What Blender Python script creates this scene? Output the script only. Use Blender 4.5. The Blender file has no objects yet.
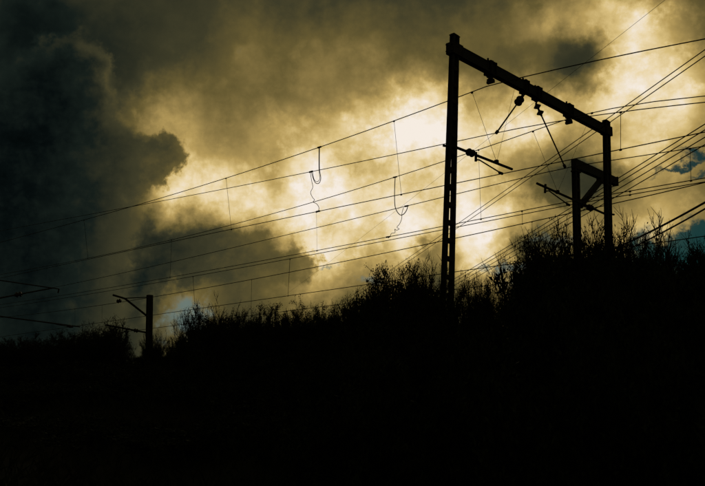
import bpy, math, random
import numpy as np
from mathutils import Vector, Matrix

scene = bpy.context.scene
col = scene.collection

# ------------------------------------------------------------------ camera
FPX, CX, CY = 800.0, 352.5, 243.0          # focal length and centre in photograph pixels (705 x 486)
PITCH, ROLL = math.radians(10.6), math.radians(1.2)
EYE = Vector((0, 0, 1.6))
F = Vector((0, math.cos(PITCH), math.sin(PITCH)))
R0 = Vector((1, 0, 0)); U0 = Vector((0, -math.sin(PITCH), math.cos(PITCH)))
RX = R0 * math.cos(ROLL) + U0 * math.sin(ROLL)
UP = U0 * math.cos(ROLL) - R0 * math.sin(ROLL)
cd = bpy.data.cameras.new('camera'); cam = bpy.data.objects.new('camera', cd); col.objects.link(cam)
cd.sensor_width = 36.0; cd.lens = 36.0 * FPX / 705.0; cd.clip_start = 0.1; cd.clip_end = 6000
cam.matrix_world = Matrix.Translation(EYE) @ Matrix((RX, UP, -F)).transposed().to_4x4()
scene.camera = cam

def ray(x, y):
    return F + RX * ((x - CX) / FPX) + UP * ((CY - y) / FPX)

def azel(x, y):                              # compass direction of a point of the sky, degrees
    d = ray(x, y).normalized()
    return math.degrees(math.atan2(d.x, d.y)), math.degrees(math.asin(d.z))

# ------------------------------------------------------------------ view settings
vs = scene.view_settings
vs.view_transform = 'Standard'; vs.look = 'None'; vs.gamma = 1.0; vs.exposure = 0.0
scene.cycles.max_bounces = 1
scene.cycles.diffuse_bounces = 0
scene.cycles.glossy_bounces = 0
scene.cycles.use_adaptive_sampling = True
scene.cycles.adaptive_threshold = 0.01
scene.cycles.adaptive_min_samples = 10
scene.cycles.transparent_max_bounces = 8

# ------------------------------------------------------------------ sun
SUN_AZ, SUN_EL = azel(405, 145)
sl = bpy.data.lights.new('sun', 'SUN'); so = bpy.data.objects.new('sun', sl); col.objects.link(so)
sl.energy = 0.15; sl.angle = math.radians(12); sl.color = (1.0, 0.86, 0.62)
ca, sa, ce, se = (math.cos(math.radians(SUN_AZ)), math.sin(math.radians(SUN_AZ)), math.cos(math.radians(SUN_EL)), math.sin(math.radians(SUN_EL)))
so.rotation_euler = Vector((sa * ce, ca * ce, se)).to_track_quat('Z', 'Y').to_euler()
so.location = (0, 0, 40)

# ------------------------------------------------------------------ sky (world)
def s2l(c):
    c = c / 255.0
    return c / 12.92 if c <= 0.04045 else ((c + 0.055) / 1.055) ** 2.4

world = bpy.data.worlds.new('World'); scene.world = world; world.use_nodes = True
wt = world.node_tree; wt.nodes.clear(); WN = wt.nodes; WL = wt.links

def nd(t, **kw):
    n = WN.new(t)
    for k, v in kw.items(): setattr(n, k, v)
    return n
def put(sock, v):
    if hasattr(v, 'is_output'): WL.new(v, sock)
    elif v is not None: sock.default_value = v
def M(op, a, b=None, c=None, clamp=False):
    n = nd('ShaderNodeMath', operation=op, use_clamp=clamp)
    put(n.inputs[0], a); put(n.inputs[1], b); put(n.inputs[2], c)
    return n.outputs[0]
def VM(op, a, b=None, c=None):
    n = nd('ShaderNodeVectorMath', operation=op)
    put(n.inputs[0], a); put(n.inputs[1], b); put(n.inputs[2], c)
    return n.outputs['Value'] if op in ('DOT_PRODUCT', 'LENGTH') else n.outputs[0]
def NOISE(vec, scale, detail=5, rough=0.55, dist=0.0):
    n = nd('ShaderNodeTexNoise', noise_dimensions='3D')
    put(n.inputs['Vector'], vec); n.inputs['Scale'].default_value = scale
    n.inputs['Detail'].default_value = detail; n.inputs['Roughness'].default_value = rough
    n.inputs['Distortion'].default_value = dist
    return n.outputs['Fac'], n.outputs['Color']
def SMOOTH(v, lo, hi):
    n = nd('ShaderNodeMapRange', interpolation_type='SMOOTHSTEP')
    put(n.inputs[0], v); n.inputs[1].default_value = lo; n.inputs[2].default_value = hi
    return n.outputs[0]
def MIX(f, a, b):                            # numbers
    n = nd('ShaderNodeMix', data_type='FLOAT')
    put(n.inputs[0], f); put(n.inputs[2], a); put(n.inputs[3], b)
    return n.outputs[0]
def MIXC(f, a, b):
    n = nd('ShaderNodeMix', data_type='RGBA')
    put(n.inputs[0], f); put(n.inputs[6], a); put(n.inputs[7], b)
    return n.outputs[2]

tc = nd('ShaderNodeTexCoord')
DIR = VM('NORMALIZE', tc.outputs['Generated'])
sx = nd('ShaderNodeSeparateXYZ'); WL.new(DIR, sx.inputs[0])
AZ = M('MULTIPLY', M('ARCTAN2', sx.outputs[0], sx.outputs[1]), 57.29578)
EL = M('MULTIPLY', M('ARCSINE', sx.outputs[2]), 57.29578)
cx_ = nd('ShaderNodeCombineXYZ'); WL.new(AZ, cx_.inputs[0]); WL.new(EL, cx_.inputs[1])
POS = cx_.outputs[0]

_, c1 = NOISE(VM('ADD', DIR, (2.0, 6.2, 0.7)), 11, 4, 0.6)
_, c2 = NOISE(VM('ADD', DIR, (7.4, 1.3, 3.9)), 38, 5, 0.62)
WARP1 = VM('SUBTRACT', c1, (0.5, 0.5, 0.5)); WARP2 = VM('SUBTRACT', c2, (0.5, 0.5, 0.5))
def warped(a1, a2):                          # directions pushed about by turbulence, amplitudes in degrees
    return VM('MULTIPLY_ADD', WARP2, (a2, a2, 0), VM('MULTIPLY_ADD', WARP1, (a1, a1, 0), POS))

DEG = math.degrees(1 / FPX)                  # degrees per photograph pixel
def cloud(pos, x, y, rx, ry, rot=0.0):
    """bell-shaped cloud mass centred on the direction seen at (x, y); radii in photograph pixels"""
    a, e = azel(x, y); k = math.cos(math.radians(e))
    m = nd('ShaderNodeMapping', vector_type='TEXTURE')
    put(m.inputs[0], pos); m.inputs[1].default_value = (a, e, 0)
    m.inputs[2].default_value = (0, 0, math.radians(rot)); m.inputs[3].default_value = (rx * DEG / k, ry * DEG, 1)
    sv = VM('MULTIPLY', m.outputs[0], (1, 1, 0))
    return M('POWER', 0.3679, VM('DOT_PRODUCT', sv, sv))
def total(terms):
    t = None
    for v, w in terms:
        t = M('MULTIPLY_ADD', v, w, 0.0 if t is None else t)
    return t

# brightness of the cloud sheet towards a set of directions (0 dark .. 1 cream glare)
SHEET = [
 (20,20,.07),(70,25,.11),(120,35,.16),(180,30,.24),(250,30,.33),(310,30,.35),(365,35,.36),(415,22,.28),(470,35,.36),(520,35,.42),
 (560,22,.55),(600,25,.72),(645,35,.88),(690,25,.52),(20,80,.08),(75,85,.13),(130,80,.21),(190,80,.36),(250,75,.41),(310,75,.45),
 (360,72,.46),(400,108,.84),(432,100,.86),(420,65,.45),(478,82,.47),(505,112,.80),(548,58,.34),(592,42,.36),(575,92,.46),(625,80,.92),(690,80,.78),
 (20,140,.08),(70,140,.14),(128,112,.33),(155,122,.56),(200,122,.55),(185,160,.72),(235,145,.55),(285,140,.66),(330,130,.66),(365,125,.80),(405,143,.99),
 (445,140,.93),(480,140,.80),(540,125,.84),(600,120,.72),(655,120,.80),(690,115,.74),(20,200,.09),(75,195,.14),(132,188,.46),(165,188,.74),
 (205,188,.86),(245,190,.80),(270,175,.66),(300,183,.97),(345,178,.84),(395,190,.84),(440,190,.80),(475,175,.84),(505,170,.60),(540,178,.42),
 (575,180,.30),(605,180,.36),(640,165,.72),(690,150,.60),(20,260,.07),(90,250,.11),(150,230,.22),(200,208,.66),(245,212,.74),(290,212,.90),(330,225,.95),(365,215,.84),
 (400,235,.93),(435,220,.86),(478,212,.92),(505,215,.78),(545,205,.55),(590,205,.42),(640,200,.50),(655,220,.70),(690,195,.52),
 (20,320,.05),(80,300,.07),(135,285,.12),(170,300,.42),(185,322,.40),(230,290,.30),(280,285,.40),(325,262,.86),(345,285,.52),(372,265,.55),(405,260,.72),
 (430,255,.50),(475,245,.93),(495,262,.66),(530,240,.36),(550,262,.42),(600,240,.50),(630,235,.60),(690,250,.40),(690,310,.34),(600,310,.36),(500,310,.40),(400,310,.46),(300,320,.36),(200,350,.30),(80,350,.06)]
BASE = 0.22
pts = np.array([azel(x, y) for x, y, _ in SHEET]); val = np.array([v for _, _, v in SHEET]) - BASE
KAZ = 0.95
SIG = 34 * DEG
dd = ((pts[:, None, 0] - pts[None, :, 0]) * KAZ) ** 2 + (pts[:, None, 1] - pts[None, :, 1]) ** 2
G = np.exp(-dd / SIG ** 2)
wts = np.linalg.solve(G.T @ G + 0.01 * np.eye(len(val)), G.T @ val)
P1 = warped(3.6, 2.6)
acc = BASE
inv = (KAZ / SIG, 1 / SIG, 0)
for (a, e), w in zip(pts, wts):
    v = VM('MULTIPLY_ADD', P1, inv, (-a * inv[0], -e * inv[1], 0))
    acc = M('MULTIPLY_ADD', M('POWER', 0.3679, VM('DOT_PRODUCT', v, v)), float(w), acc)
SHEETL = acc

# fine billows in the sheet
nA, _ = NOISE(VM('ADD', DIR, (5.1, 0.3, 2.2)), 22, 6, 0.52, 0.25)
nB, _ = NOISE(VM('MULTIPLY', VM('ADD', DIR, (1.1, 7.3, 4.2)), (1, 1, 1.7)), 70, 4, 0.5)
det = M('ADD', M('MULTIPLY', M('SUBTRACT', nA, 0.5), 0.66), M('MULTIPLY', M('SUBTRACT', nB, 0.5), 0.18))
w2x = nd('ShaderNodeSeparateXYZ'); WL.new(WARP2, w2x.inputs[0])
billow = M('SUBTRACT', M('ABSOLUTE', w2x.outputs[0]), 0.075)
w1x = nd('ShaderNodeSeparateXYZ'); WL.new(WARP1, w1x.inputs[0])
billow = M('ADD', M('MULTIPLY', billow, 0.75), M('MULTIPLY', M('SUBTRACT', M('ABSOLUTE', w1x.outputs[2]), 0.08), 0.55))
det = M('ADD', det, billow)
L = M('MULTIPLY_ADD', det, M('ADD', M('MULTIPLY', M('MULTIPLY', SHEETL, SHEETL), 0.85), 0.07), SHEETL)

P2 = warped(3.0, 3.4)
# grey bank low in the middle
bank = total([(cloud(P2, 185, 258, 62, 36), 1.0), (cloud(P2, 258, 258, 50, 28), 1.0), (cloud(P2, 298, 268, 20, 16), .8), (cloud(P2, 130, 262, 40, 34), .7)])
bankm = SMOOTH(M('MULTIPLY_ADD', det, 1.3, bank), 0.30, 0.95)
bl = M('ADD', 0.13, M('MULTIPLY', SMOOTH(AZ, azel(110, 260)[0], azel(310, 260)[0]), 0.215))
bl = M('MULTIPLY_ADD', det, 0.22, bl)
L = MIX(M('MULTIPLY', bankm, 0.88), L, bl)
# darker scud hanging in front of the bright sheet
scud = total([(cloud(P2, 582, 181, 44, 22), 1.0), (cloud(P2, 540, 192, 26, 12), .6), (cloud(P2, 526, 244, 26, 14), .9), (cloud(P2, 520, 50, 85, 22, 6), .58),
              (cloud(P2, 590, 46, 18, 12), .28), (cloud(P2, 588, 92, 42, 9, -14), .55), (cloud(P2, 500, 167, 16, 8), .5), (cloud(P2, 425, 252, 24, 9), .6), (cloud(P2, 222, 150, 40, 16), .35), (cloud(P2, 270, 178, 12, 9), .4)])
scudm = SMOOTH(M('MULTIPLY_ADD', det, 1.0, scud), 0.18, 0.95)
L = M('MULTIPLY', L, M('MULTIPLY_ADD', scudm, -0.34, 1.0))
L = M('MULTIPLY_ADD', SMOOTH(L, 0.52, 0.86), 0.035, L)
# heavy cumulus on the left, lighter towards the glow and along its upper rim
P3 = warped(2.0, 2.6)
cu_list = [(80, 82, 33, 44), (36, 112, 50, 55), (52, 172, 72, 50), (164, 151, 22, 18), (134, 160, 26, 17), (102, 168, 36, 24), (40, 240, 85, 62), (50, 320, 70, 46)]
cum = total([(cloud(P3, *c), 1.0) for c in cu_list])
cum = M('MULTIPLY_ADD', det, 0.55, cum)
cumm = SMOOTH(cum, 0.32, 0.62)
rim = M('SUBTRACT', 1.0, SMOOTH(cum, 0.40, 1.15))
grade = M('MULTIPLY_ADD', SMOOTH(AZ, azel(25, 150)[0], azel(185, 150)[0]), 0.19, 0.062)
rimw = M('MULTIPLY_ADD', cloud(POS, 100, 70, 40, 45), 0.10, 0.07)
cl = M('ADD', M('MULTIPLY_ADD', rim, rimw, grade), M('MULTIPLY', det, 0.20))
L = MIX(M('MULTIPLY', cumm, 0.90), L, cl)
L = M('MAXIMUM', L, 0.015)

ramp = nd('ShaderNodeValToRGB'); WL.new(L, ramp.inputs[0])
STOPS = [(0, (0, 3, 3)), (.05, (7, 13, 13)), (.12, (22, 30, 26)), (.25, (62, 60, 40)), (.36, (100, 88, 49)), (.50, (145, 124, 72)), (.62, (182, 155, 91)),
         (.74, (216, 190, 127)), (.85, (235, 215, 172)), (.94, (241, 228, 207)), (1.0, (246, 236, 225))]
er = ramp.color_ramp.elements
while len(er) < len(STOPS): er.new(0.5)
for e_, (p_, c_) in zip(er, STOPS):
    e_.position = p_; e_.color = (*[s2l(v) for v in c_], 1)
CLOUDC = ramp.outputs[0]

sky = nd('ShaderNodeTexSky', sky_type='NISHITA'); sky.sun_disc = False
sky.sun_elevation = math.radians(SUN_EL); sky.sun_rotation = math.radians(SUN_AZ)
sky.dust_density = 0.0; sky.ozone_density = 4.0; sky.air_density = 1.0
SKY_STRENGTH = 0.1
# gaps where the blue sky shows through thin cloud
P4 = warped(3.0, 5.0)
P5 = warped(2.0, 2.6)
gap = total([(cloud(P5, 702, 151, 20, 5, 6), 1.0), (cloud(P5, 690, 163, 20, 3.5, 14), .8), (cloud(P5, 668, 174, 22, 3, 16), .75), (cloud(P5, 704, 174, 16, 4, 8), .8), (cloud(P4, 680, 254, 50, 22), 1.1),
             (cloud(P4, 735, 246, 50, 26), 1.0)])
gapm = M('MULTIPLY', SMOOTH(M('MULTIPLY_ADD', det, 1.1, gap), 0.22, 0.95), 0.96)
blue = VM('MULTIPLY', sky.outputs[0], (0.014, 0.078, 0.052))
# thin pale cloud over open sky low down
thin_ = total([(cloud(P4, 180, 322, 26, 20), 1.0), (cloud(P4, 326, 271, 8, 4), .7), (cloud(P4, 372, 280, 14, 10), .6), (cloud(P4, 508, 263, 18, 6), .8), (cloud(P4, 552, 240, 24, 8), .6), (cloud(P4, 530, 280, 26, 14), .6)])
thinm = M('MULTIPLY', SMOOTH(M('MULTIPLY_ADD', det, 0.8, thin_), 0.15, 0.9), 0.85)
CLOUDX = VM('MULTIPLY', CLOUDC, (1 / SKY_STRENGTH,) * 3)
CLOUDX = MIXC(thinm, CLOUDX, (s2l(98) / SKY_STRENGTH, s2l(119) / SKY_STRENGTH, s2l(117) / SKY_STRENGTH, 1))
final = MIXC(gapm, CLOUDX, blue)
bg = nd('ShaderNodeBackground'); WL.new(final, bg.inputs[0]); bg.inputs[1].default_value = SKY_STRENGTH
wo = nd('ShaderNodeOutputWorld'); WL.new(bg.outputs[0], wo.inputs[0])
world.cycles.sampling_method = 'MANUAL'; world.cycles.sample_map_resolution = 512

# ------------------------------------------------------------------ layout of the railway
TAZ = math.radians(43.5)
T = Vector((-math.sin(TAZ), math.cos(TAZ), 0))        # along the tracks, away to the left
N = Vector((math.cos(TAZ), math.sin(TAZ), 0))         # across the tracks, away from the viewer
def on_q(x, y, q):                                    # point of a vertical plane parallel to the tracks
    d = ray(x, y); return EYE + d * (q / d.dot(N))
def on_t(x, y, t):                                    # point of a vertical plane square to the tracks
    d = ray(x, y); return EYE + d * (t / d.dot(T))
def on_z(x, y, h):                                    # point h metres above the eye
    d = ray(x, y); return EYE + d * (h / d.z)
def on_y(x, y, Y):
    d = ray(x, y); return EYE + d * (Y / d.y)
def pix(p):
    v = p - EYE; z = v.dot(F)
    return CX + FPX * v.dot(RX) / z, CY - FPX * v.dot(UP) / z

def sm(a, b, x):
    x = max(0.0, min(1.0, (x - a) / (b - a))); return x * x * (3 - 2 * x)
def ground_z(q):
    return 2.4 * sm(5.5, 15.8, q) - 2.2 * sm(36.5, 45, q)

# ------------------------------------------------------------------ materials
def mat(name, c1, c2, scale=8.0, rough=0.7, metal=0.0, bump=0.0, detail=6, spec=0.3, coord='Object'):
    m = bpy.data.materials.new(name); m.use_nodes = True
    t = m.node_tree; b = t.nodes['Principled BSDF']
    tcn = t.nodes.new('ShaderNodeTexCoord'); nz = t.nodes.new('ShaderNodeTexNoise')
    nz.inputs['Scale'].default_value = scale; nz.inputs['Detail'].default_value = detail; nz.inputs['Roughness'].default_value = 0.65
    t.links.new(tcn.outputs[coord], nz.inputs['Vector'])
    r = t.nodes.new('ShaderNodeValToRGB'); t.links.new(nz.outputs['Fac'], r.inputs[0])
    r.color_ramp.elements[0].position = 0.35; r.color_ramp.elements[0].color = (*c1, 1)
    r.color_ramp.elements[1].position = 0.68; r.color_ramp.elements[1].color = (*c2, 1)
    t.links.new(r.outputs[0], b.inputs['Base Color'])
    b.inputs['Roughness'].default_value = rough; b.inputs['Metallic'].default_value = metal
    b.inputs['Specular IOR Level'].default_value = spec
    if bump:
        bn = t.nodes.new('ShaderNodeBump'); bn.inputs['Strength'].default_value = bump; bn.inputs['Distance'].default_value = 0.02
        t.links.new(nz.outputs['Fac'], bn.inputs['Height']); t.links.new(bn.outputs[0], b.inputs['Normal'])
    return m
STEEL = mat('weathered_steel', (0.030, 0.028, 0.026), (0.060, 0.048, 0.038), 14, 0.75, 0.0, 0.3)
PLATE = mat('rusty_plate', (0.035, 0.026, 0.020), (0.070, 0.044, 0.028), 22, 0.8, 0.0, 0.4)
PORC = mat('brown_porcelain', (0.035, 0.020, 0.014), (0.055, 0.030, 0.020), 5, 0.45, spec=0.3)
COPPER = mat('tarnished_copper', (0.040, 0.030, 0.022), (0.055, 0.045, 0.034), 40, 0.6, spec=0.2)
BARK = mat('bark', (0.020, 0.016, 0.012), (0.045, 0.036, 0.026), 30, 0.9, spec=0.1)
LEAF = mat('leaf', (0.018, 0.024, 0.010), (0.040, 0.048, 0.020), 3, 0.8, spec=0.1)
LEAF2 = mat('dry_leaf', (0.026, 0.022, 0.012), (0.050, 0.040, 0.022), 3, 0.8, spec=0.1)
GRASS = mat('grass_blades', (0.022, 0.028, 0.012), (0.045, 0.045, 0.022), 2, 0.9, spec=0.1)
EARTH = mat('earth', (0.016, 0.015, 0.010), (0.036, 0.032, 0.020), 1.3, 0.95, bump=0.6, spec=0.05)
BALLAST = mat('ballast', (0.030, 0.028, 0.026), (0.085, 0.078, 0.070), 25, 0.9, bump=0.8, spec=0.1)

# ------------------------------------------------------------------ mesh helper
class MB:
    def __init__(s): s.v = []; s.f = []
    def box(s, c, ax, ay, az, hx, hy, hz, taper=None):
        b = len(s.v); c = Vector(c)
        for k in (-1, 1):
            for j in (-1, 1):
                for i in (-1, 1):
                    kx = taper if (taper and k == 1) else 1
                    s.v.append(c + ax * (hx * i * kx) + ay * (hy * j * kx) + az * (hz * k))
        for q in ((0, 2, 3, 1), (4, 5, 7, 6), (0, 1, 5, 4), (2, 6, 7, 3), (0, 4, 6, 2), (1, 3, 7, 5)):
            s.f.append([b + i for i in q])
        return s
    def bar(s, p, q, w, h, side=None, w2=None, h2=None):     # rectangular bar between two points
        p = Vector(p); q = Vector(q); d = (q - p).normalized()
        if side is None: side = Vector((0, 0, 1)).cross(d)
        a = side.normalized(); c = d.cross(a).normalized(); b = len(s.v)
        for e, ww, hh in ((p, w, h), (q, w2 or w, h2 or h)):
            for i, j in ((-1, -1), (1, -1), (1, 1), (-1, 1)):
                s.v.append(e + a * (ww / 2 * i) + c * (hh / 2 * j))
        s.f += [[b, b + 3, b + 2, b + 1], [b + 4, b + 5, b + 6, b + 7]]
        for i in range(4):
            k = (i + 1) % 4; s.f.append([b + i, b + k, b + 4 + k, b + 4 + i])
        return s
    def tube(s, pts, r, n=6, caps=True):
        rs = r if isinstance(r, (list, tuple)) else [r] * len(pts)
        b = len(s.v); a = None
        for i, p in enumerate(pts):
            d = (pts[min(i + 1, len(pts) - 1)] - pts[max(i - 1, 0)])
            d = d.normalized() if d.length > 1e-9 else Vector((0, 0, 1))
            if a is None:
                a = d.orthogonal().normalized()
            else:
                a = a - d * a.dot(d)
                a = a.normalized() if a.length > 1e-6 else d.orthogonal().normalized()
            c = d.cross(a)
            for k in range(n):
                g = 2 * math.pi * k / n
                s.v.append(p + (a * math.cos(g) + c * math.sin(g)) * rs[i])
        for i in range(len(pts) - 1):
            for k in range(n):
                k2 = (k + 1) % n
                s.f.append([b + i * n + k, b + i * n + k2, b + (i + 1) * n + k2, b + (i + 1) * n + k])
        if caps:
            s.f.append([b + k for k in range(n)][::-1]); e = b + (len(pts) - 1) * n
            s.f.append([e + k for k in range(n)])
        return s
    def sheds(s, p, q, r_core, r_shed, count, n=12):          # ribbed insulator body between two points
        p = Vector(p); q = Vector(q); P = []; R = []
        def at(f): return p.lerp(q, f)
        P.append(at(0)); R.append(r_core)
        for i in range(count):
            f0 = (i + 0.15) / count; f1 = (i + 0.5) / count; f2 = (i + 0.85) / count
            P += [at(f0), at(f1), at(f1 + 0.06 / count), at(f2)]; R += [r_core, r_shed, r_shed, r_core]
        P.append(at(1)); R.append(r_core)
        return s.tube(P, R, n)
    def build(s, name, m, parent=None, smooth=False):
        off = Vector(parent['base']) if parent is not None and 'base' in parent.keys() else Vector((0, 0, 0))
        me = bpy.data.meshes.new(name)
        me.from_pydata([tuple(v - off) for v in s.v], [], s.f); me.update()
        me.materials.append(m)
        if smooth:
            for p in me.polygons: p.use_smooth = True
        o = bpy.data.objects.new(name, me); col.objects.link(o)
        if parent is not None:
            o.parent = parent; o['base'] = tuple(off)
        return o

def thing(name, label, cat, base, group=None):
    o = bpy.data.objects.new(name, None); col.objects.link(o); o.location = base
    o.empty_display_size = 0.3
    o['label'] = label; o['category'] = cat; o['base'] = tuple(base)
    if group: o['group'] = group
    return o
Z = Vector((0, 0, 1))

# ------------------------------------------------------------------ ground
def structure(o): o['kind'] = 'structure'; return o
rng = random.Random(5)
qs = [-2500, -900, -300, -120, -50, -25, -12, -6, -2] + [i * 0.75 for i in range(0, 64)] + [50, 54, 60, 75, 110, 200, 500, 1200, 3000]
ts = [-2500, -900, -300, -120, -60, -40] + [-30 + i * 1.5 for i in range(0, 80)] + [95, 110, 150, 300, 900, 2800]
mb = MB()
for q in qs:
    for t in ts:
        z = ground_z(q)
        if 0 < q < 16 and -30 < t < 90: z += (rng.random() - 0.5) * 0.10
        p = N * q + T * t; mb.v.append(Vector((p.x, p.y, z)))
nt = len(ts)
for i in range(len(qs) - 1):
    for j in range(nt - 1):
        a = i * nt + j; mb.f.append([a, a + nt, a + nt + 1, a + 1])
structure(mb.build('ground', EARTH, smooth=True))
mb = MB()
sec = [(17.2, 2.30), (18.0, 2.62), (34.0, 2.62), (34.8, 2.30)]
for t in (-120, 300):
    for q, z in sec:
        p = N * q + T * t; mb.v.append(Vector((p.x, p.y, z)))
mb.f += [[0, 1, 5, 4], [1, 2, 6, 5], [2, 3, 7, 6]]
structure(mb.build('track_bed', BALLAST))

# ------------------------------------------------------------------ portal
Q1 = 16.8
JA = on_q(454.3, 50, Q1)                       # beam meets the near mast
JB = on_z(606.5, 131, JA.z - EYE.z)            # beam meets the far mast, same height
AX = (JB - JA).normalized(); AY = Z.cross(AX).normalized()     # across / along the line
TP = (JA - EYE).dot(AY); 
def on_portal(x, y):
    d = ray(x, y); return EYE + d * (TP / d.dot(AY))
def q_of(p): return (p - EYE).dot(N)
baseA = on_portal(446.2, 333); dirA = (JA - baseA).normalized()
footA = JA + dirA * ((2.2 - JA.z) / dirA.z)
baseB = on_portal(608.6, 240); dirB = (JB - baseB).normalized()
footB = JB + dirB * ((2.2 - JB.z) / dirB.z)
portal = thing('catenary_portal', 'tall black steel railway portal, two laced posts joined by a sloping-looking beam', 'portal', footA)

def laced_post(foot, top, g0, g1, h, w, parent, nm='post', batten_step=0.50, cap=True):
    d = (top - foot).normalized(); ln = (top - foot).length
    a = (AX - d * AX.dot(d)).normalized(); b = d.cross(a)
    m = MB(); tw = 0.012
    for sgn in (-1, 1):
        for (lo, hi) in ((0.0, 1.0),):
            p0 = foot + a * (sgn * (g0 / 2 + tw / 2)); p1 = top + a * (sgn * (g1 / 2 + tw / 2))
            m.bar(p0, p1, h, tw, side=b)                         # web
            for s2 in (-1, 1):                                   # flanges, turned outwards
                f0 = foot + a * (sgn * (g0 / 2 + tw + w / 2)) + b * (s2 * (h / 2 - tw / 2))
                f1 = top + a * (sgn * (g1 / 2 + tw + w / 2)) + b * (s2 * (h / 2 - tw / 2))
                m.bar(f0, f1, tw, w, side=b)
    post = m.build(nm, STEEL, parent)
    k = 0.5
    while k < ln - 0.3:
        f = k / ln; c = foot + d * k; g = g0 + (g1 - g0) * f
        for s2 in (-1, 1):
            mm = MB(); mm.box(c + b * (s2 * (h / 2 + 0.006)), a, b, d, g / 2 + tw + w * 0.8, 0.005, 0.05)
            mm.build('batten_plate', PLATE, post)
        k += batten_step
    if cap:
        mm = MB(); mm.box(top + d * 0.004, a, b, d, g1 / 2 + tw + w + 0.012, h / 2 + 0.014, 0.012)
        mm.box(top + d * 0.03, a, b, d, g1 / 2 + tw + w * 0.7, h / 2 - 0.01, 0.016)
        mm.build('post_cap', STEEL, post)
    return post, a, b, d
topA = on_portal(455.3, 36.5); topA = JA + dirA * ((topA.z - JA.z) / dirA.z)
topB = on_portal(605.8, 121.5); topB = JB + dirB * ((topB.z - JB.z) / dirB.z)
postA, aA, bA, dA = laced_post(footA, topA, 0.315, 0.125, 0.15, 0.062, portal)
postB, aB, bB, dB = laced_post(footB, topB, 0.15, 0.13, 0.16, 0.085, portal)

BH, BW = 0.325, 0.20
m = MB()
b0 = JA - AX * 0.16; b1 = JB + AX * 0.16
m.bar(b0, b1, BW - 0.03, BH - 0.03)
m.bar(b0 + Z * (BH / 2 - 0.008), b1 + Z * (BH / 2 - 0.008), BW, 0.016)
m.bar(b0 - Z * (BH / 2 - 0.008), b1 - Z * (BH / 2 - 0.008), BW, 0.016)
beam = m.build('beam', STEEL, portal)
def beam_at(x):                                 # point of the beam axis above photograph column x
    lo, hi = 0.0, 1.0
    for _ in range(40):
        md = (lo + hi) / 2
        if pix(JA.lerp(JB, md))[0] < x: lo = md
        else: hi = md
    return JA.lerp(JB, lo)
# end brackets with bolts
for J, sg in ((JA, -1), (JB, 1)):
    mm = MB()
    for s2 in (-1, 1):
        mm.box(J + AY * (s2 * (BW / 2 + 0.02)), AX, AY, Z, 0.20, 0.010, BH / 2 + 0.012)
    mm.box(J + AX * (sg * 0.20), AX, AY, Z, 0.016, BW / 2 + 0.035, BH / 2 + 0.006)
    mm.box(J - AX * (sg * 0.25), AX, AY, Z, 0.022, BW / 2 + 0.02, BH / 2 + 0.02)
    br = mm.build('joint_plate', PLATE, beam)
    for dz in (-0.11, 0.09):
        for s2 in (-1, 1):
            c = J + AX * (sg * 0.21) + Z * dz + AY * (s2 * 0.08)
            MB().tube([c, c + AX * (sg * 0.07)], 0.026, 6).build('bolt', PLATE, beam)
# clamps round the beam
def clamp(x, w=0.10, up=0.07, down=0.07, tilt=0):
    c = beam_at(x); mm = MB()
    for s2 in (-1, 1):
        mm.box(c + AX * (s2 * w), AX, AY, Z, 0.022, BW / 2 + 0.045, BH / 2 + 0.05)
    mm.box(c + Z * (BH / 2 + 0.03), AX, AY, Z, w + 0.05, BW / 2 + 0.03, 0.02)
    mm.box(c - Z * (BH / 2 + 0.03), AX, AY, Z, w + 0.05, BW / 2 + 0.03, 0.02)
    for s2 in (-1, 1):
        mm.tube([c + AX * (s2 * w) + Z * (BH / 2), c + AX * (s2 * w) + Z * (BH / 2 + up + 0.05)], 0.03, 6)
        mm.tube([c + AX * (s2 * w) - Z * (BH / 2), c + AX * (s2 * w) - Z * (BH / 2 + down)], 0.03, 6)
    return mm.build('beam_clamp', PLATE, beam), c
_, c491 = clamp(490.5, 0.13, 0.10, 0.05)
_, c524 = clamp(524.5, 0.08, 0.08, 0.06)
_, c537 = clamp(537, 0.10, 0.06, 0.06)
_, c567 = clamp(568.5, 0.12, 0.09, 0.06)
def insulator(p, q, rc, rs, n, parent, end=0.03):
    o = MB().sheds(p, q, rc, rs, n).build('insulator', PORC, parent, smooth=False)
    return o
# messenger hangers under the beam
H1 = on_portal(492, 83); H3 = on_portal(567, 122)
for c, Hh in ((c491, H1), (c567, H3)):
    insulator(c - Z * (BH / 2 + 0.03), Vector((c.x, c.y, Hh.z + 0.03)), 0.075, 0.125, 2, portal)
    MB().box(Vector((c.x, c.y, Hh.z + 0.01)), AX, AY, Z, 0.05, 0.12, 0.04).build('saddle', PLATE, portal)
# slanting steady rods
E2 = on_portal(497, 132); E5 = on_portal(564.5, 166)
S2 = on_portal(519.5, 100.5); S5 = on_portal(537.5, 107)
for cl_, st, en, big in ((c524, S2, E2, True), (c537, S5, E5, False)):
    hang = cl_ - Z * (BH / 2 + 0.02)
    dr = (en - st).normalized()
    rod = MB().tube([st + dr * 0.1, en], 0.024, 8).build('steady_rod', STEEL, portal)
    if big:
        MB().tube([hang, st - dr * 0.06], 0.05, 8).build('hanger', PLATE, rod)
        insulator(st - dr * 0.16, st + dr * 0.20, 0.075, 0.135, 2, rod)
    else:
        MB().tube([hang, st - dr * 0.12], 0.03, 8).build('hanger', PLATE, rod)
        insulator(st - dr * 0.14, st + dr * 0.34, 0.035, 0.125, 2, rod)
    MB().tube([en - dr * 0.05, en + dr * 0.06], 0.05, 8).build('wire_clip', PLATE, rod)
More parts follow.
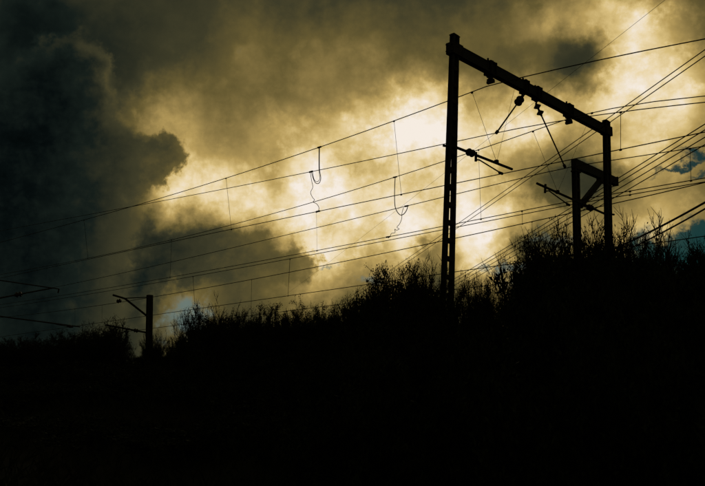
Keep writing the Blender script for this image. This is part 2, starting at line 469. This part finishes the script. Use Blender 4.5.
# registration arm on a mast
def registration_arm(root, start, insul, tip, drop_top, drop_bot, kink, contact, pivot, stub, k=1.0):
    arm = MB().tube([start, tip], 0.042 * k, 8).build('cantilever_arm', STEEL, root)
    dr = (tip - start).normalized()
    MB().tube([stub, start], 0.036 * k, 8).build('wall_bracket', STEEL, arm)
    insulator(insul - dr * 0.16 * k, insul + dr * 0.16 * k, 0.07 * k, 0.115 * k, 2, arm)
    MB().tube([drop_top + Z * 0.07, drop_bot], 0.040 * k, 8).build('drop_bracket', STEEL, arm)
    MB().tube([drop_bot + Z * 0.05, kink, contact], 0.022 * k, 8).build('steady_arm', STEEL, arm)
    MB().tube([contact - dr * 0.09, contact + dr * 0.07], 0.045 * k, 8).build('wire_clip', PLATE, arm)
    MB().box(pivot, dr, AY, Z, 0.05 * k, 0.05, 0.055 * k).build('dropper_lug', PLATE, arm)
    return arm
P = on_portal
C4 = P(501, 173.2); C6 = P(568, 204.5)
registration_arm(portal, P(456, 147.3), P(470.5, 152.7), P(512, 169.2), P(476, 154.5), P(475.8, 161.3), P(479.5, 160), C4, P(496.5, 161.8), P(443.5, 145.6))
registration_arm(portal, P(604, 213.5), P(590, 207.8), P(537, 183.4), P(545.5, 186.4), P(545, 192.8), P(549, 190.8), C6, P(557.5, 192), P(614, 214.6))

# ------------------------------------------------------------------ wires
MWIRE = 0.011
class Wire: pass
WIRES = {}
TM = (JA.lerp(JB, 0.4) - EYE).dot(T)
def fit_wire(key, ptsx, q, deg_l=2, deg_r=2):
    """height along the track from points of the photograph, one curve on each side of the portal"""
    tt = []; zz = []
    for x, y in ptsx:
        p = on_q(x, y, q); tt.append((p - EYE).dot(T)); zz.append(p.z)
    tt = np.array(tt); zz = np.array(zz); s = tt - TM
    cols = [np.ones_like(s)]
    for k in range(1, deg_l + 1): cols.append(np.where(s > 0, s, 0) ** k)
    for k in range(1, deg_r + 1): cols.append(np.where(s < 0, s, 0) ** k)
    A_ = np.stack(cols, 1)
    cf = np.linalg.lstsq(A_, zz, rcond=None)[0]
    w = Wire(); w.q = q; lo, hi = tt.min(), tt.max()
    def zf(t):
        if t < lo or t > hi:
            e_ = lo if t < lo else hi; i_ = e_ + (0.5 if t < lo else -0.5)
            return zf(e_) + (zf(e_) - zf(i_)) / (e_ - i_) * (t - e_)
        s_ = t - TM
        v = [1.0] + [max(s_, 0) ** k for k in range(1, deg_l + 1)] + [(min(s_, 0)) ** k for k in range(1, deg_r + 1)]
        return float(np.dot(cf, v))
    w.z = zf; w.lo = lo; w.hi = hi
    def p(t):
        b = N * q + T * t; return Vector((b.x, b.y, zf(t)))
    w.p = p
    def at(x):
        a_, b_ = lo - 1, hi + 1
        for _ in range(50):
            md = (a_ + b_) / 2
            if pix(p(md))[0] > x: a_ = md
            else: b_ = md
        return p(a_)
    w.at = at
    WIRES[key] = w
    return w
def wire(key, ptsx, q, r, name, label, group, deg_l=2, deg_r=2, ext_l=22, ext_r=10, twin=0.0):
    w = fit_wire(key, ptsx, q, deg_l, deg_r)
    t0, t1 = w.lo - ext_r, w.hi + ext_l
    base = w.p(t0); root = thing(name, label, 'wire', base, group)
    n = 60; P_ = [w.p(t0 + (t1 - t0) * i / n) for i in range(n + 1)]
    r *= 1.18
    MB().tube(P_, r, 6).build('conductor', COPPER, root, smooth=True)
    w.root = root; w.r = r
    return w
GW = 'overhead line wires along the tracks'
qh = lambda p: q_of(p)
wire('W1', [(694,41),(525,76.6),(487,87),(457,97),(423,110),(394,121),(350,136),(226,178.7),(170,195.6),(128,207),(84,220),(13,239)], qh(H1), 0.013,
     'messenger_wire', 'highest black wire, rising from left across the sky to just under the portal beam', GW, 3, 2)
wire('W2', [(695,103.4),(621,111.6),(545,123.6),(520,128.4),(497,132.5),(460,140.6),(446,143.7),(340,165.7),(310,171.8),(170,199.7),(128,207),(13,228.5)], qh(E2), 0.011,
     'feeder_wire', 'second wire from the top, caught by the left slanting rod of the portal', GW, 3, 2)
wire('W3', [(695,97),(565,119.5),(520,135.5),(478,150.8),(444,161),(396,176.4),(340,193.7),(314,202),(170,240.8),(88,257.8),(15,272)], qh(H3), 0.013,
     'messenger_wire', 'messenger wire slung under the far end of the portal beam, carrying the round jumper loop', GW, 3, 2)
wire('W4', [(695,134.8),(620,148.6),(569,160),(501,173.2),(445,185.8),(340,208.3),(231,228.5),(170,242),(15,275)], qh(C4), 0.012,
     'contact_wire', 'contact wire held by the arm on the near portal post', GW, 2, 1)
wire('W5', [(695,147.6),(612,160.3),(565,166.8),(516,180),(456,194),(408,206.5),(340,222.3),(248,243.6),(170,261.8),(88,281),(18,294)], qh(E5), 0.012,
     'feeder_wire', 'wire caught by the right slanting rod that hangs below the portal beam', GW, 3, 1)
wire('W6', [(692,182),(612,190),(566,200.5),(481,221),(442,228),(388,238.3),(317,250.3),(170,276),(13,303)], qh(C6) - 0.35, 0.012,
     'contact_wire', 'upper of two close contact wires below the arm on the far portal post', GW, 2, 1)
wire('W7', [(694,184),(612,197),(569,205),(456,227.5),(330,251.5),(290,259.5),(170,279.7),(13,306)], qh(C6), 0.012,
     'contact_wire', 'lower of two close contact wires, gripped by the arm on the far portal post', GW, 2, 1)
wire('W8', [(690,186),(612,203),(532,222),(456,238),(350,260.8),(252,280.4),(170,293.2),(120,302),(13,316.5)], 30.0, 0.017,
     'messenger_wire', 'wire of the farthest track reaching the top of the small post at left', GW, 2, 1)
wire('W9', [(517,262.5),(484,268),(367,285),(287,296.2),(195,308),(154,315.5),(84,325),(13,335)], 30.0, 0.016,
     'contact_wire', 'low contact wire skimming the tops of the bushes at left', GW, 2, 1, ext_r=20)
wire('W10', [(505,283),(281,312),(170,326.5),(154,328),(84,337)], 31.5, 0.015,
     'return_wire', 'lowest thin wire, half lost among the bush tops at left', GW, 1, 1, ext_r=20)

def dropper(a, xa, b, xb, r=0.006, name='dropper', top=True):
    p = WIRES[a].at(xa); q = WIRES[b].at(xb); root = WIRES[a].root
    d = MB().tube([p, q], r, 5).build(name, COPPER, root)
    for e in (p, q):
        MB().box(e - Z * 0.012, T, N, Z, 0.032, 0.016, 0.024).build('clip', PLATE, d)
dropper('W1', 394, 'W4', 401.3); dropper('W1', 226, 'W4', 231.4, 0.007); dropper('W1', 84, 'W3', 88, 0.010)
dropper('W3', 478.5, 'W6', 481); dropper('W2', 620.7, 'W4', 620.6, 0.008); dropper('W5', 690, 'W6', 691, 0.007)
dropper('W4', 316.5, 'W6', 317, 0.004); dropper('W3', 171.6, 'W6', 170, 0.009); dropper('W7', 290, 'W9', 288, 0.011)
dropper('W8', 251.7, 'W10', 251, 0.010); dropper('W7', 193, 'W9', 195, 0.011); dropper('W8', 102, 'W9', 102, 0.010); dropper('W8', 75, 'W9', 75, 0.010)
dropper('W6', 522, 'W8', 522.5, 0.008); dropper('W6', 630, 'W7', 630, 0.008); dropper('W8', 532, 'W9', 533, 0.008)
# bridle wires down to the arm lugs
def thin(a, xa, p, r=0.006):
    e = WIRES[a].at(xa); d = MB().tube([e, p], r, 5).build('bridle', COPPER, WIRES[a].root)
    MB().box(e - Z * 0.02, T, N, Z, 0.034, 0.018, 0.03).build('clip', PLATE, d)
thin('W1', 472, P(496.5, 161.5)); thin('W1', 517, P(496.9, 161.5), 0.004)
thin('W3', 533, P(557.5, 191.5)); thin('W3', 592, P(557.8, 191.5), 0.004)
# jumper loops
def curve_px(pts_, q, r, parent, name, n=6):
    P_ = [on_q(x, y, q) for x, y in pts_]
    out = []
    for i in range(len(P_) - 1):
        a = P_[max(i - 1, 0)]; b = P_[i]; c = P_[i + 1]; d = P_[min(i + 2, len(P_) - 1)]
        for k in range(6):
            t = k / 6
            out.append(0.5 * ((2 * b) + (c - a) * t + (2 * a - 5 * b + 4 * c - d) * t * t + (3 * b - a - 3 * c + d) * t ** 3))
    out.append(P_[-1])
    return MB().tube(out, r, n).build(name, COPPER, parent, smooth=True)
r1 = WIRES['W1'].root; q1 = WIRES['W1'].q
curve_px([(319.6,146.8),(319.4,158),(319.6,170),(320.8,178),(319.5,182.5),(317,183.6),(314.5,181.5),(312.5,176),(311.5,171.8)], q1, 0.013, r1, 'jumper_loop')
curve_px([(319.0,146.8),(318.9,158),(319.0,170),(319.8,178),(318.5,181),(316,181.5),(314,179),(313,174.5),(312.6,171.6)], q1 + 0.06, 0.010, r1, 'jumper_loop')
curve_px([(310.2,172),(311.5,180),(312.8,187),(310.6,192.5),(312.6,197.5),(314.5,199.8),(313.2,202),(316.8,204),(319,208),(318,212.2)], q1, 0.010, r1, 'jumper_tail')
r3 = WIRES['W3'].root; q3 = WIRES['W3'].q
curve_px([(395.2,176.9),(394.6,190),(394.8,204),(396.5,210.5),(400,214.8),(403.5,214.2),(406.4,210.5),(407.4,206.6),(405,206.8)], q3, 0.017, r3, 'jumper_loop')
curve_px([(403.6,207.5),(402,213),(401.6,219),(399.5,224),(397,227.2),(399.2,229),(396.4,230.2),(394.8,229.2),(395,232.6),(391.5,233.4),(390.3,236),(388.2,238.2)], q3, 0.011, r3, 'jumper_tail')
for x, k in ((319.4, 'W1'), (311, 'W2'), (395, 'W3'), (406.5, 'W5'), (318, 'W4'), (388, 'W6')):
    e = WIRES[k].at(x); MB().box(e, T, N, Z, 0.10, 0.022, 0.026).build('clamp', PLATE, WIRES[k].root)

# second line of wires crossing behind, heading straight away from the viewer
def line_wire(pts_, h, r, name, label, group, ext0=6, ext1=40):
    P_ = [on_z(x, y, h) for x, y in pts_]
    A_ = np.array([[p.x, p.y] for p in P_]); yv = A_[:, 1]
    kx = np.polyfit(yv, A_[:, 0], 1)
    y0, y1 = yv.min() - ext0, yv.max() + ext1
    out = []
    for i in range(31):
        f = i / 30; Y = y0 + (y1 - y0) * f
        out.append(Vector((np.polyval(kx, Y), Y, EYE.z + h - 0.25 * math.sin(math.pi * f))))
    root = thing(name, label, 'wire', out[0], group)
    r *= 1.15
    MB().tube(out, r, 6).build('conductor', COPPER, root, smooth=True)
    return root
GA = 'wires of the crossing power line'
line_wire([(695,51),(601.6,119),(572,141),(457,223),(440,235),(378,273.5)], 9.9, 0.014, 'power_line_wire', 'upper wire of the steep pair crossing over the far portal post', GA)
line_wire([(695,57.5),(603,124),(579,141),(457,227),(440,238.5),(370,283)], 9.7, 0.014, 'power_line_wire', 'lower wire of the steep pair crossing over the far portal post', GA)
for i, (a, b, c, lb) in enumerate([((695,127.5),(568,207),(458,273),'uppermost of four slanting wires crossing behind the short braced post'),
                                   ((695,133),(568,211.5),(458,276),'second from top of four slanting wires crossing behind the short braced post'),
                                   ((695,140),(568,217),(458,279.5),'third from top of four slanting wires crossing behind the short braced post'),
                                   ((695,148),(568,222),(458,284),'lowest of four slanting wires crossing behind the short braced post')]):
    line_wire([a, b, c], 8.6 - 0.1 * i, 0.016, 'power_line_wire', lb, GA)
line_wire([(695,202.3),(635,233.6)], 7.0, 0.036, 'power_cable', 'thick upper cable running into the bushes at the right edge', GA, 6, 8)
line_wire([(695,208.5),(645,235.3)], 6.6, 0.028, 'power_cable', 'thinner lower cable running into the bushes at the right edge', GA, 6, 8)
line_wire([(647,11.5),(609,41),(543,94.5),(442,172),(416,192),(310,274)], 11.0, 0.005, 'thin_wire', 'faint hair-thin wire slanting steeply up to the top right', GA)

# ------------------------------------------------------------------ braced post behind the far end of the portal
QR = 29.5
def on_p2(x, y, ref):
    d = ray(x, y); return EYE + d * ((ref - EYE).dot(AY) / d.dot(AY))
jt = on_q(575.5, 164, QR); bt = on_p2(577.2, 240, jt)
dR = (jt - bt).normalized(); footR = jt + dR * ((2.2 - jt.z) / dR.z)
root = thing('braced_post', 'short stout post with a knee-braced arm, close behind the far portal post', 'post', footR)
topR = jt + dR * 0.16
laced_post(footR, topR, 0.18, 0.16, 0.20, 0.085, root, 'post')
tipR = on_p2(616.5, 182, jt); tipR = Vector((tipR.x, tipR.y, jt.z)) if abs(tipR.z - jt.z) < 0.6 else tipR
armo = MB().bar(jt - AX * 0.18, tipR, 0.22, 0.40, w2=0.20, h2=0.36).build('arm', STEEL, root)
for f in (0.97,):
    MB().box(jt.lerp(tipR, f), (tipR - jt).normalized(), AY, Z, 0.05, 0.13, 0.21).build('end_plate', PLATE, armo)
MB().bar(on_p2(580, 206, jt), on_p2(602.5, 178, jt), 0.16, 0.24).build('knee_brace', STEEL, root)

for gx, gy in ((582, 203.5), (600.5, 180.5)):
    c = on_p2(gx, gy, jt)
    for s2 in (-1, 1):
        g_ = MB().box(c + AY * (s2 * 0.095), AX, AY, Z, 0.19, 0.008, 0.17).build('gusset_plate', PLATE, root)
        for bx_, bz_ in ((-.11, -.09), (.11, -.09), (-.11, .09), (.11, .09)):
            e = c + AX * bx_ + Z * bz_ + AY * (s2 * 0.103)
            MB().tube([e, e + AY * (s2 * 0.03)], 0.022, 6).build('bolt', PLATE, g_)
e = jt + AX * 0.02 - Z * 0.34
MB().box(e, AX, AY, Z, 0.22, 0.13, 0.03).build('strap', PLATE, root)

# ------------------------------------------------------------------ small posts towards the left
def simple_post(name, label, xt, yt, xb, yb, q, w, h=0.2):
    tp = on_q(xt, yt, q); d = ray(xb, yb); bt_ = EYE + d * (tp.y / d.y)
    dd_ = (tp - bt_).normalized(); ft = tp + dd_ * ((2.2 - tp.z) / dd_.z)
    rt = thing(name, label, 'post', ft)
    laced_post(ft, tp, w * 0.30, w * 0.26, h, w * 0.34, rt, 'post', 0.9)
    return rt, tp
lp, ltop = simple_post('cantilever_post', 'small distant post with forked bracket standing among the bushes at left', 149.8, 295.5, 149.0, 340, 33.0, 0.50, 0.24)
pl = lambda x, y: on_p2(x, y, ltop)
br = MB().tube([pl(147, 316), pl(125, 298.6), pl(113, 295)], 0.085, 8).build('bracket', STEEL, lp)
MB().tube([pl(148, 297.2), pl(126, 298.2)], 0.04, 6).build('tie_rod', STEEL, br)
insulator(pl(121, 300.5), pl(117, 301.5), 0.10, 0.17, 2, br)
ar = MB().tube([pl(146, 332.5), pl(106, 325)], 0.07, 8).build('cantilever_arm', STEEL, lp)
insulator(pl(138, 331), pl(134, 330.2), 0.10, 0.17, 2, ar)

fa, ftop = simple_post('cantilever_post', 'post just outside the left edge whose upper arm points into the picture', -9, 255, -9.5, 330, 17.0, 0.30)
pl = lambda x, y: on_p2(x, y, ftop)
ar = MB().tube([pl(-9, 279), pl(59, 289)], 0.035, 8).build('cantilever_arm', STEEL, fa)
MB().tube([pl(-9, 300), pl(18, 294.5), pl(53, 288)], 0.045, 8).build('strut', STEEL, ar)
insulator(pl(15, 295.2), pl(22, 293.8), 0.10, 0.17, 2, ar)
MB().tube([pl(59, 289), pl(58, 293)], 0.05, 8).build('drop_bracket', STEEL, ar)
fb, ftop = simple_post('cantilever_post', 'post just outside the left edge whose lower arm reaches over the bushes', -14, 285, -14.5, 340, 27.0, 0.40)
pl = lambda x, y: on_p2(x, y, ftop)
ar = MB().tube([pl(-14, 314.5), pl(80, 326.8)], 0.065, 8).build('cantilever_arm', STEEL, fb)
insulator(pl(67, 325.8), pl(73, 327), 0.08, 0.16, 1, ar)
MB().tube([pl(55, 324), pl(72, 327.6)], 0.04, 6).build('steady_arm', STEEL, ar)

# ------------------------------------------------------------------ shrubs
def perp(d, rg):
    v = Vector((rg.gauss(0, 1), rg.gauss(0, 1), rg.gauss(0, 1))); v = v - d * v.dot(d)
    return v.normalized() if v.length > 1e-6 else d.orthogonal().normalized()
def shoot(rg, p, d, ln, n, bend, up):
    pts_ = [p.copy()]; step = ln / n
    for _ in range(n):
        d = (d + perp(d, rg) * bend + Z * up).normalized(); p = p + d * step; pts_.append(p.copy())
    return pts_
def lerp_pts(P_, f):
    x = f * (len(P_) - 1); i = min(int(x), len(P_) - 2)
    return P_[i].lerp(P_[i + 1], x - i), (P_[i + 1] - P_[i]).normalized()
def leaf(m, p, rg, s):
    a = Vector((rg.gauss(0, .7), rg.gauss(0, .7), rg.gauss(0.7, .7))).normalized(); b = perp(a, rg)
    l, w = s * rg.uniform(0.7, 1.5), s * rg.uniform(0.16, 0.34)
    k = len(m.v); m.v += [p, p + a * (l * 0.5) + b * w, p + a * l, p + a * (l * 0.5) - b * w]; m.f.append([k, k + 1, k + 2, k + 3])
def shrub_meshes(seed, stems, spread, side, twigs, leaves, leaf_size, leaf_top, up=0.10, base_r=0.35, tip_clumps=False):
    """shrub of height about 1 x 3 m: returns branch and foliage meshes"""
    rg = random.Random(seed); W = MB(); Lf = MB(); H = 3.0
    spots = []
    for i in range(stems):
        a = rg.uniform(0, 2 * math.pi); rr = base_r * math.sqrt(rg.random())
        p = Vector((rr * math.cos(a), rr * math.sin(a), -0.25))
        tl = spread * math.sqrt(rg.random()); ta = a + rg.gauss(0, 0.5)
        d = Vector((math.sin(tl) * math.cos(ta), math.sin(tl) * math.sin(ta), math.cos(tl)))
        ln = H * rg.uniform(0.62, 1.05) * (1 - 0.25 * tl)
        S = shoot(rg, p, d, ln, 7, 0.065, up * 0.25)
        r0 = rg.uniform(0.011, 0.020)
        W.tube(S, [r0 * (1 - 0.72 * j / 7) for j in range(8)], 4, caps=False)
        for j in range(side):
            f = rg.uniform(0.18, 0.97); q, dq = lerp_pts(S, f)
            dv = (dq * 0.85 + perp(dq, rg) * rg.uniform(0.30, 0.75)).normalized()
            bl_ = (0.34 + 0.65 * (1 - f)) * rg.uniform(0.5, 1.3)
            B = shoot(rg, q, dv, bl_, 4, 0.16, up)
            W.tube(B, [0.011, 0.010, 0.0085, 0.007, 0.005], 3, caps=False)
            for k in range(twigs):
                f2 = rg.uniform(0.2, 0.95); q2, d2 = lerp_pts(B, f2)
                dv2 = (d2 + perp(d2, rg) * rg.uniform(0.4, 1.0)).normalized()
                C_ = shoot(rg, q2, dv2, rg.uniform(0.10, 0.34), 2, 0.2, up)
                W.tube(C_, [0.007, 0.006, 0.0045], 3, caps=False)
                spots.append(C_[-1]); spots.append(C_[1])
            spots += B[1:]
    spots2 = [s for s in spots if s.z < H * leaf_top] or spots
    zmax = H * leaf_top
    n = 0
    while n < leaves:
        s = rg.choice(spots2)
        if not tip_clumps and rg.random() < (s.z / zmax) ** 2.2 * 0.92: continue
        c = 4 if tip_clumps else 2
        for _ in range(c):
            leaf(Lf, s + Vector((rg.gauss(0, .05), rg.gauss(0, .05), rg.gauss(0, .05))), rg, leaf_size)
        n += c
    return W, Lf
def proto(name, seed, leafmat, **kw):
    W, Lf = shrub_meshes(seed, **kw); out = []
    zs = max(v.z for v in W.v)
    for m_, nm, mt in ((W, 'branches', BARK), (Lf, 'foliage', leafmat)):
        me = bpy.data.meshes.new(nm); me.from_pydata([tuple(v) for v in m_.v], [], m_.f); me.update(); me.materials.append(mt); out.append(me)
    xs = sorted(abs(v.x) for v in W.v); wd = xs[int(len(xs) * 0.95)] * 2
    return out[0], out[1], zs, wd
TW = [proto('twiggy', 10 + i, LEAF2, stems=40, spread=0.60, side=13, twigs=4, leaves=9000, leaf_size=0.06, leaf_top=0.88, up=0.10) for i in range(4)]
SP = [proto('sparse', 30 + i, LEAF2, stems=26, spread=0.56, side=11, twigs=4, leaves=2200, leaf_size=0.06, leaf_top=0.68, up=0.11) for i in range(3)]
LE = [proto('leafy', 50 + i, LEAF, stems=26, spread=0.60, side=11, twigs=4, leaves=18000, leaf_size=0.062, leaf_top=1.0, up=0.06, tip_clumps=True) for i in range(3)]
BR = [proto('bramble', 70 + i, LEAF, stems=26, spread=1.05, side=7, twigs=3, leaves=8000, leaf_size=0.11, leaf_top=1.0, up=-0.05, base_r=0.6, tip_clumps=True) for i in range(2)]

KIND = {'t': (TW, 'twiggy_shrub', 'shrub'), 's': (SP, 'bare_shrub', 'shrub'), 'l': (LE, 'leafy_shrub', 'shrub'), 'b': (BR, 'bramble', 'bramble')}
cnt = {k: 0 for k in KIND}; srg = random.Random(77)
def shrub(kind, x, ytop, wpx, q, label, group):
    fam, nm, cat = KIND[kind]; bm_, fm_, zs, wd = fam[cnt[kind] % len(fam)]; cnt[kind] += 1
    tp = on_q(x, ytop, q); gz = ground_z(q) - 0.05
    hs = max(0.25, (tp.z - gz) / zs)
    Yd = (tp - EYE).dot(F); ws = max(0.25, (wpx / FPX * Yd) / wd, hs * (0.40 if 120 < x < 195 or 440 < x < 522 else 0.62))
    rt = thing(nm, label, cat, Vector((tp.x, tp.y, gz)), group)
    rt.rotation_euler = (0, 0, srg.uniform(0, 6.28)); rt.scale = (ws, ws, hs)
    for me, n_ in ((bm_, 'branches'), (fm_, 'foliage')):
        o = bpy.data.objects.new(n_, me); col.objects.link(o); o.parent = rt
GS = 'shrubs along the embankment skyline'
ROW = [
 ('t', 12, 336, 55, 15.0, 'dim twiggy shrub at the extreme left edge of the thicket'),
 ('t', 48, 331, 55, 15.2, 'dim twiggy shrub below the lower arm at left'),
 ('t', 84, 324, 46, 15.0, 'twiggy shrub between the left edge and the small distant post'),
 ('t', 112, 313, 44, 15.3, 'thorny twiggy shrub touching the small distant post on its left'),
 ('t', 157, 328, 20, 15.0, 'low shrub growing just right of the small distant post'),
 ('t', 177, 334, 14, 15.2, 'small low shrub at the bottom of the pale gap'),
 ('s', 189, 305, 24, 15.4, 'thin bare shrub leaning over the pale gap at left'),
 ('t', 208, 298, 36, 15.0, 'dark shrub on the right side of the pale gap at left'),
 ('s', 225, 291, 26, 15.4, 'shrub with one tall thin twig, right of the pale gap'),
 ('t', 246, 306, 38, 15.0, 'low ragged shrub left of the rounded leafy bush'),
 ('t', 280, 305, 36, 15.3, 'low ragged shrub touching the rounded leafy bush on its left'),
 ('l', 311, 296, 46, 15.0, 'rounded leafy bush midway along the thicket'),
 ('t', 344, 299, 40, 15.2, 'low shrub right of the rounded leafy bush'),
 ('t', 372, 281, 46, 15.0, 'twiggy shrub where the steep wire pair sinks into the thicket'),
 ('l', 396, 262, 46, 15.2, 'big leafy bush to the left of the near portal post'),
 ('t', 423, 249, 42, 15.0, 'twiggy bush touching the near portal post on its left'),
 ('t', 474, 264, 38, 15.1, 'twiggy bush touching the near portal post on its right'),
 ('s', 492, 270, 26, 15.4, 'thin bush at the notch between the two portal posts'),
 ('s', 533, 226, 42, 15.0, 'bare upright bush right of the notch between the portal posts'),
 ('t', 549, 240, 50, 15.3, 'dense bush left of the foot of the braced post'),
 ('t', 583, 222, 50, 15.0, 'dense bush in front of the braced post'),
 ('s', 600, 208, 40, 15.5, 'bare twigs rising between the braced post and far portal post'),
 ('t', 618, 226, 50, 15.2, 'dense bush at the foot of the far portal post'),
 ('s', 632, 204, 44, 15.5, 'tall bare bush just right of the far portal post'),
 ('s', 652, 232, 40, 15.0, 'bare bush against the blue gap, left of the tall spike'),
 ('s', 672, 218, 30, 15.4, 'narrow spiky bush standing up through the two thick cables'),
 ('s', 695, 230, 44, 15.0, 'bare branching bush at the right edge against blue sky'),
 ('t', 724, 222, 60, 15.3, 'bush cut off by the right edge'),
]
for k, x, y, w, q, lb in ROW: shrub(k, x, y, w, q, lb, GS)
# thicket in front of that row: one black mass in the photograph
FILL = 'dense dark shrub merged in the black thicket below the skyline bushes'
def dense_line(x):
    return float(np.interp(x, [-20, 60, 112, 126, 134, 140, 146, 152, 166, 174, 182, 190, 206, 300, 350, 378, 390, 430, 441, 447, 454, 464, 485, 500, 508, 518, 530, 565, 620, 645, 660, 720],
                              [340, 334, 325, 330, 356, 362, 350, 336, 342, 364, 350, 322, 306, 300, 294, 274, 258, 252, 268, 306, 302, 272, 272, 290, 318, 268, 238, 218, 212, 230, 242, 238]))
x = -15
while x < 740:
    if 167 < x < 183: x = 183.5
    stp = 11 + 11 * (x / 700)
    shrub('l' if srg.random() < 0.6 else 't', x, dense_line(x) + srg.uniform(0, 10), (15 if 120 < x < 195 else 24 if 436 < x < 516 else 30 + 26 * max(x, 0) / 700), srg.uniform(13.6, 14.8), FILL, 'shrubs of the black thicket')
    x += stp
BL = 'low bramble mound on the unlit bank in the black foreground'
for row, (q, dy, stp) in enumerate(((12.4, 34, 30), (10.8, 62, 40), (8.6, 92, 60))):
    x = -20 + row * 11
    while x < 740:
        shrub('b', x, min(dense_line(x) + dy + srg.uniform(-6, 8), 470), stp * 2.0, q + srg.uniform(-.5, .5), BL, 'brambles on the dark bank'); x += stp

# rough grass on the bank
gr = random.Random(9); g = MB()
for _ in range(14000):
    t = gr.uniform(-14, 45); q = gr.uniform(3.5, 16.5); b = N * q + T * t
    p = Vector((b.x, b.y, ground_z(q) - 0.06)); h = gr.uniform(0.18, 0.55); a = gr.uniform(0, 6.28)
    s = Vector((math.cos(a), math.sin(a), 0)); ln = Vector((gr.gauss(0, .12), gr.gauss(0, .12), h)); k = len(g.v)
    g.v += [p - s * 0.012, p + s * 0.012, p + ln * 0.6 + s * 0.006, p + ln * 1.0 + Vector((ln.x, ln.y, 0)) * 0.6]
    g.f.append([k, k + 1, k + 2, k + 3])
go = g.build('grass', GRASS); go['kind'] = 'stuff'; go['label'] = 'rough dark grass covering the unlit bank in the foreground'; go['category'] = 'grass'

for o in bpy.data.objects:
    if 'base' in o.keys(): del o['base']
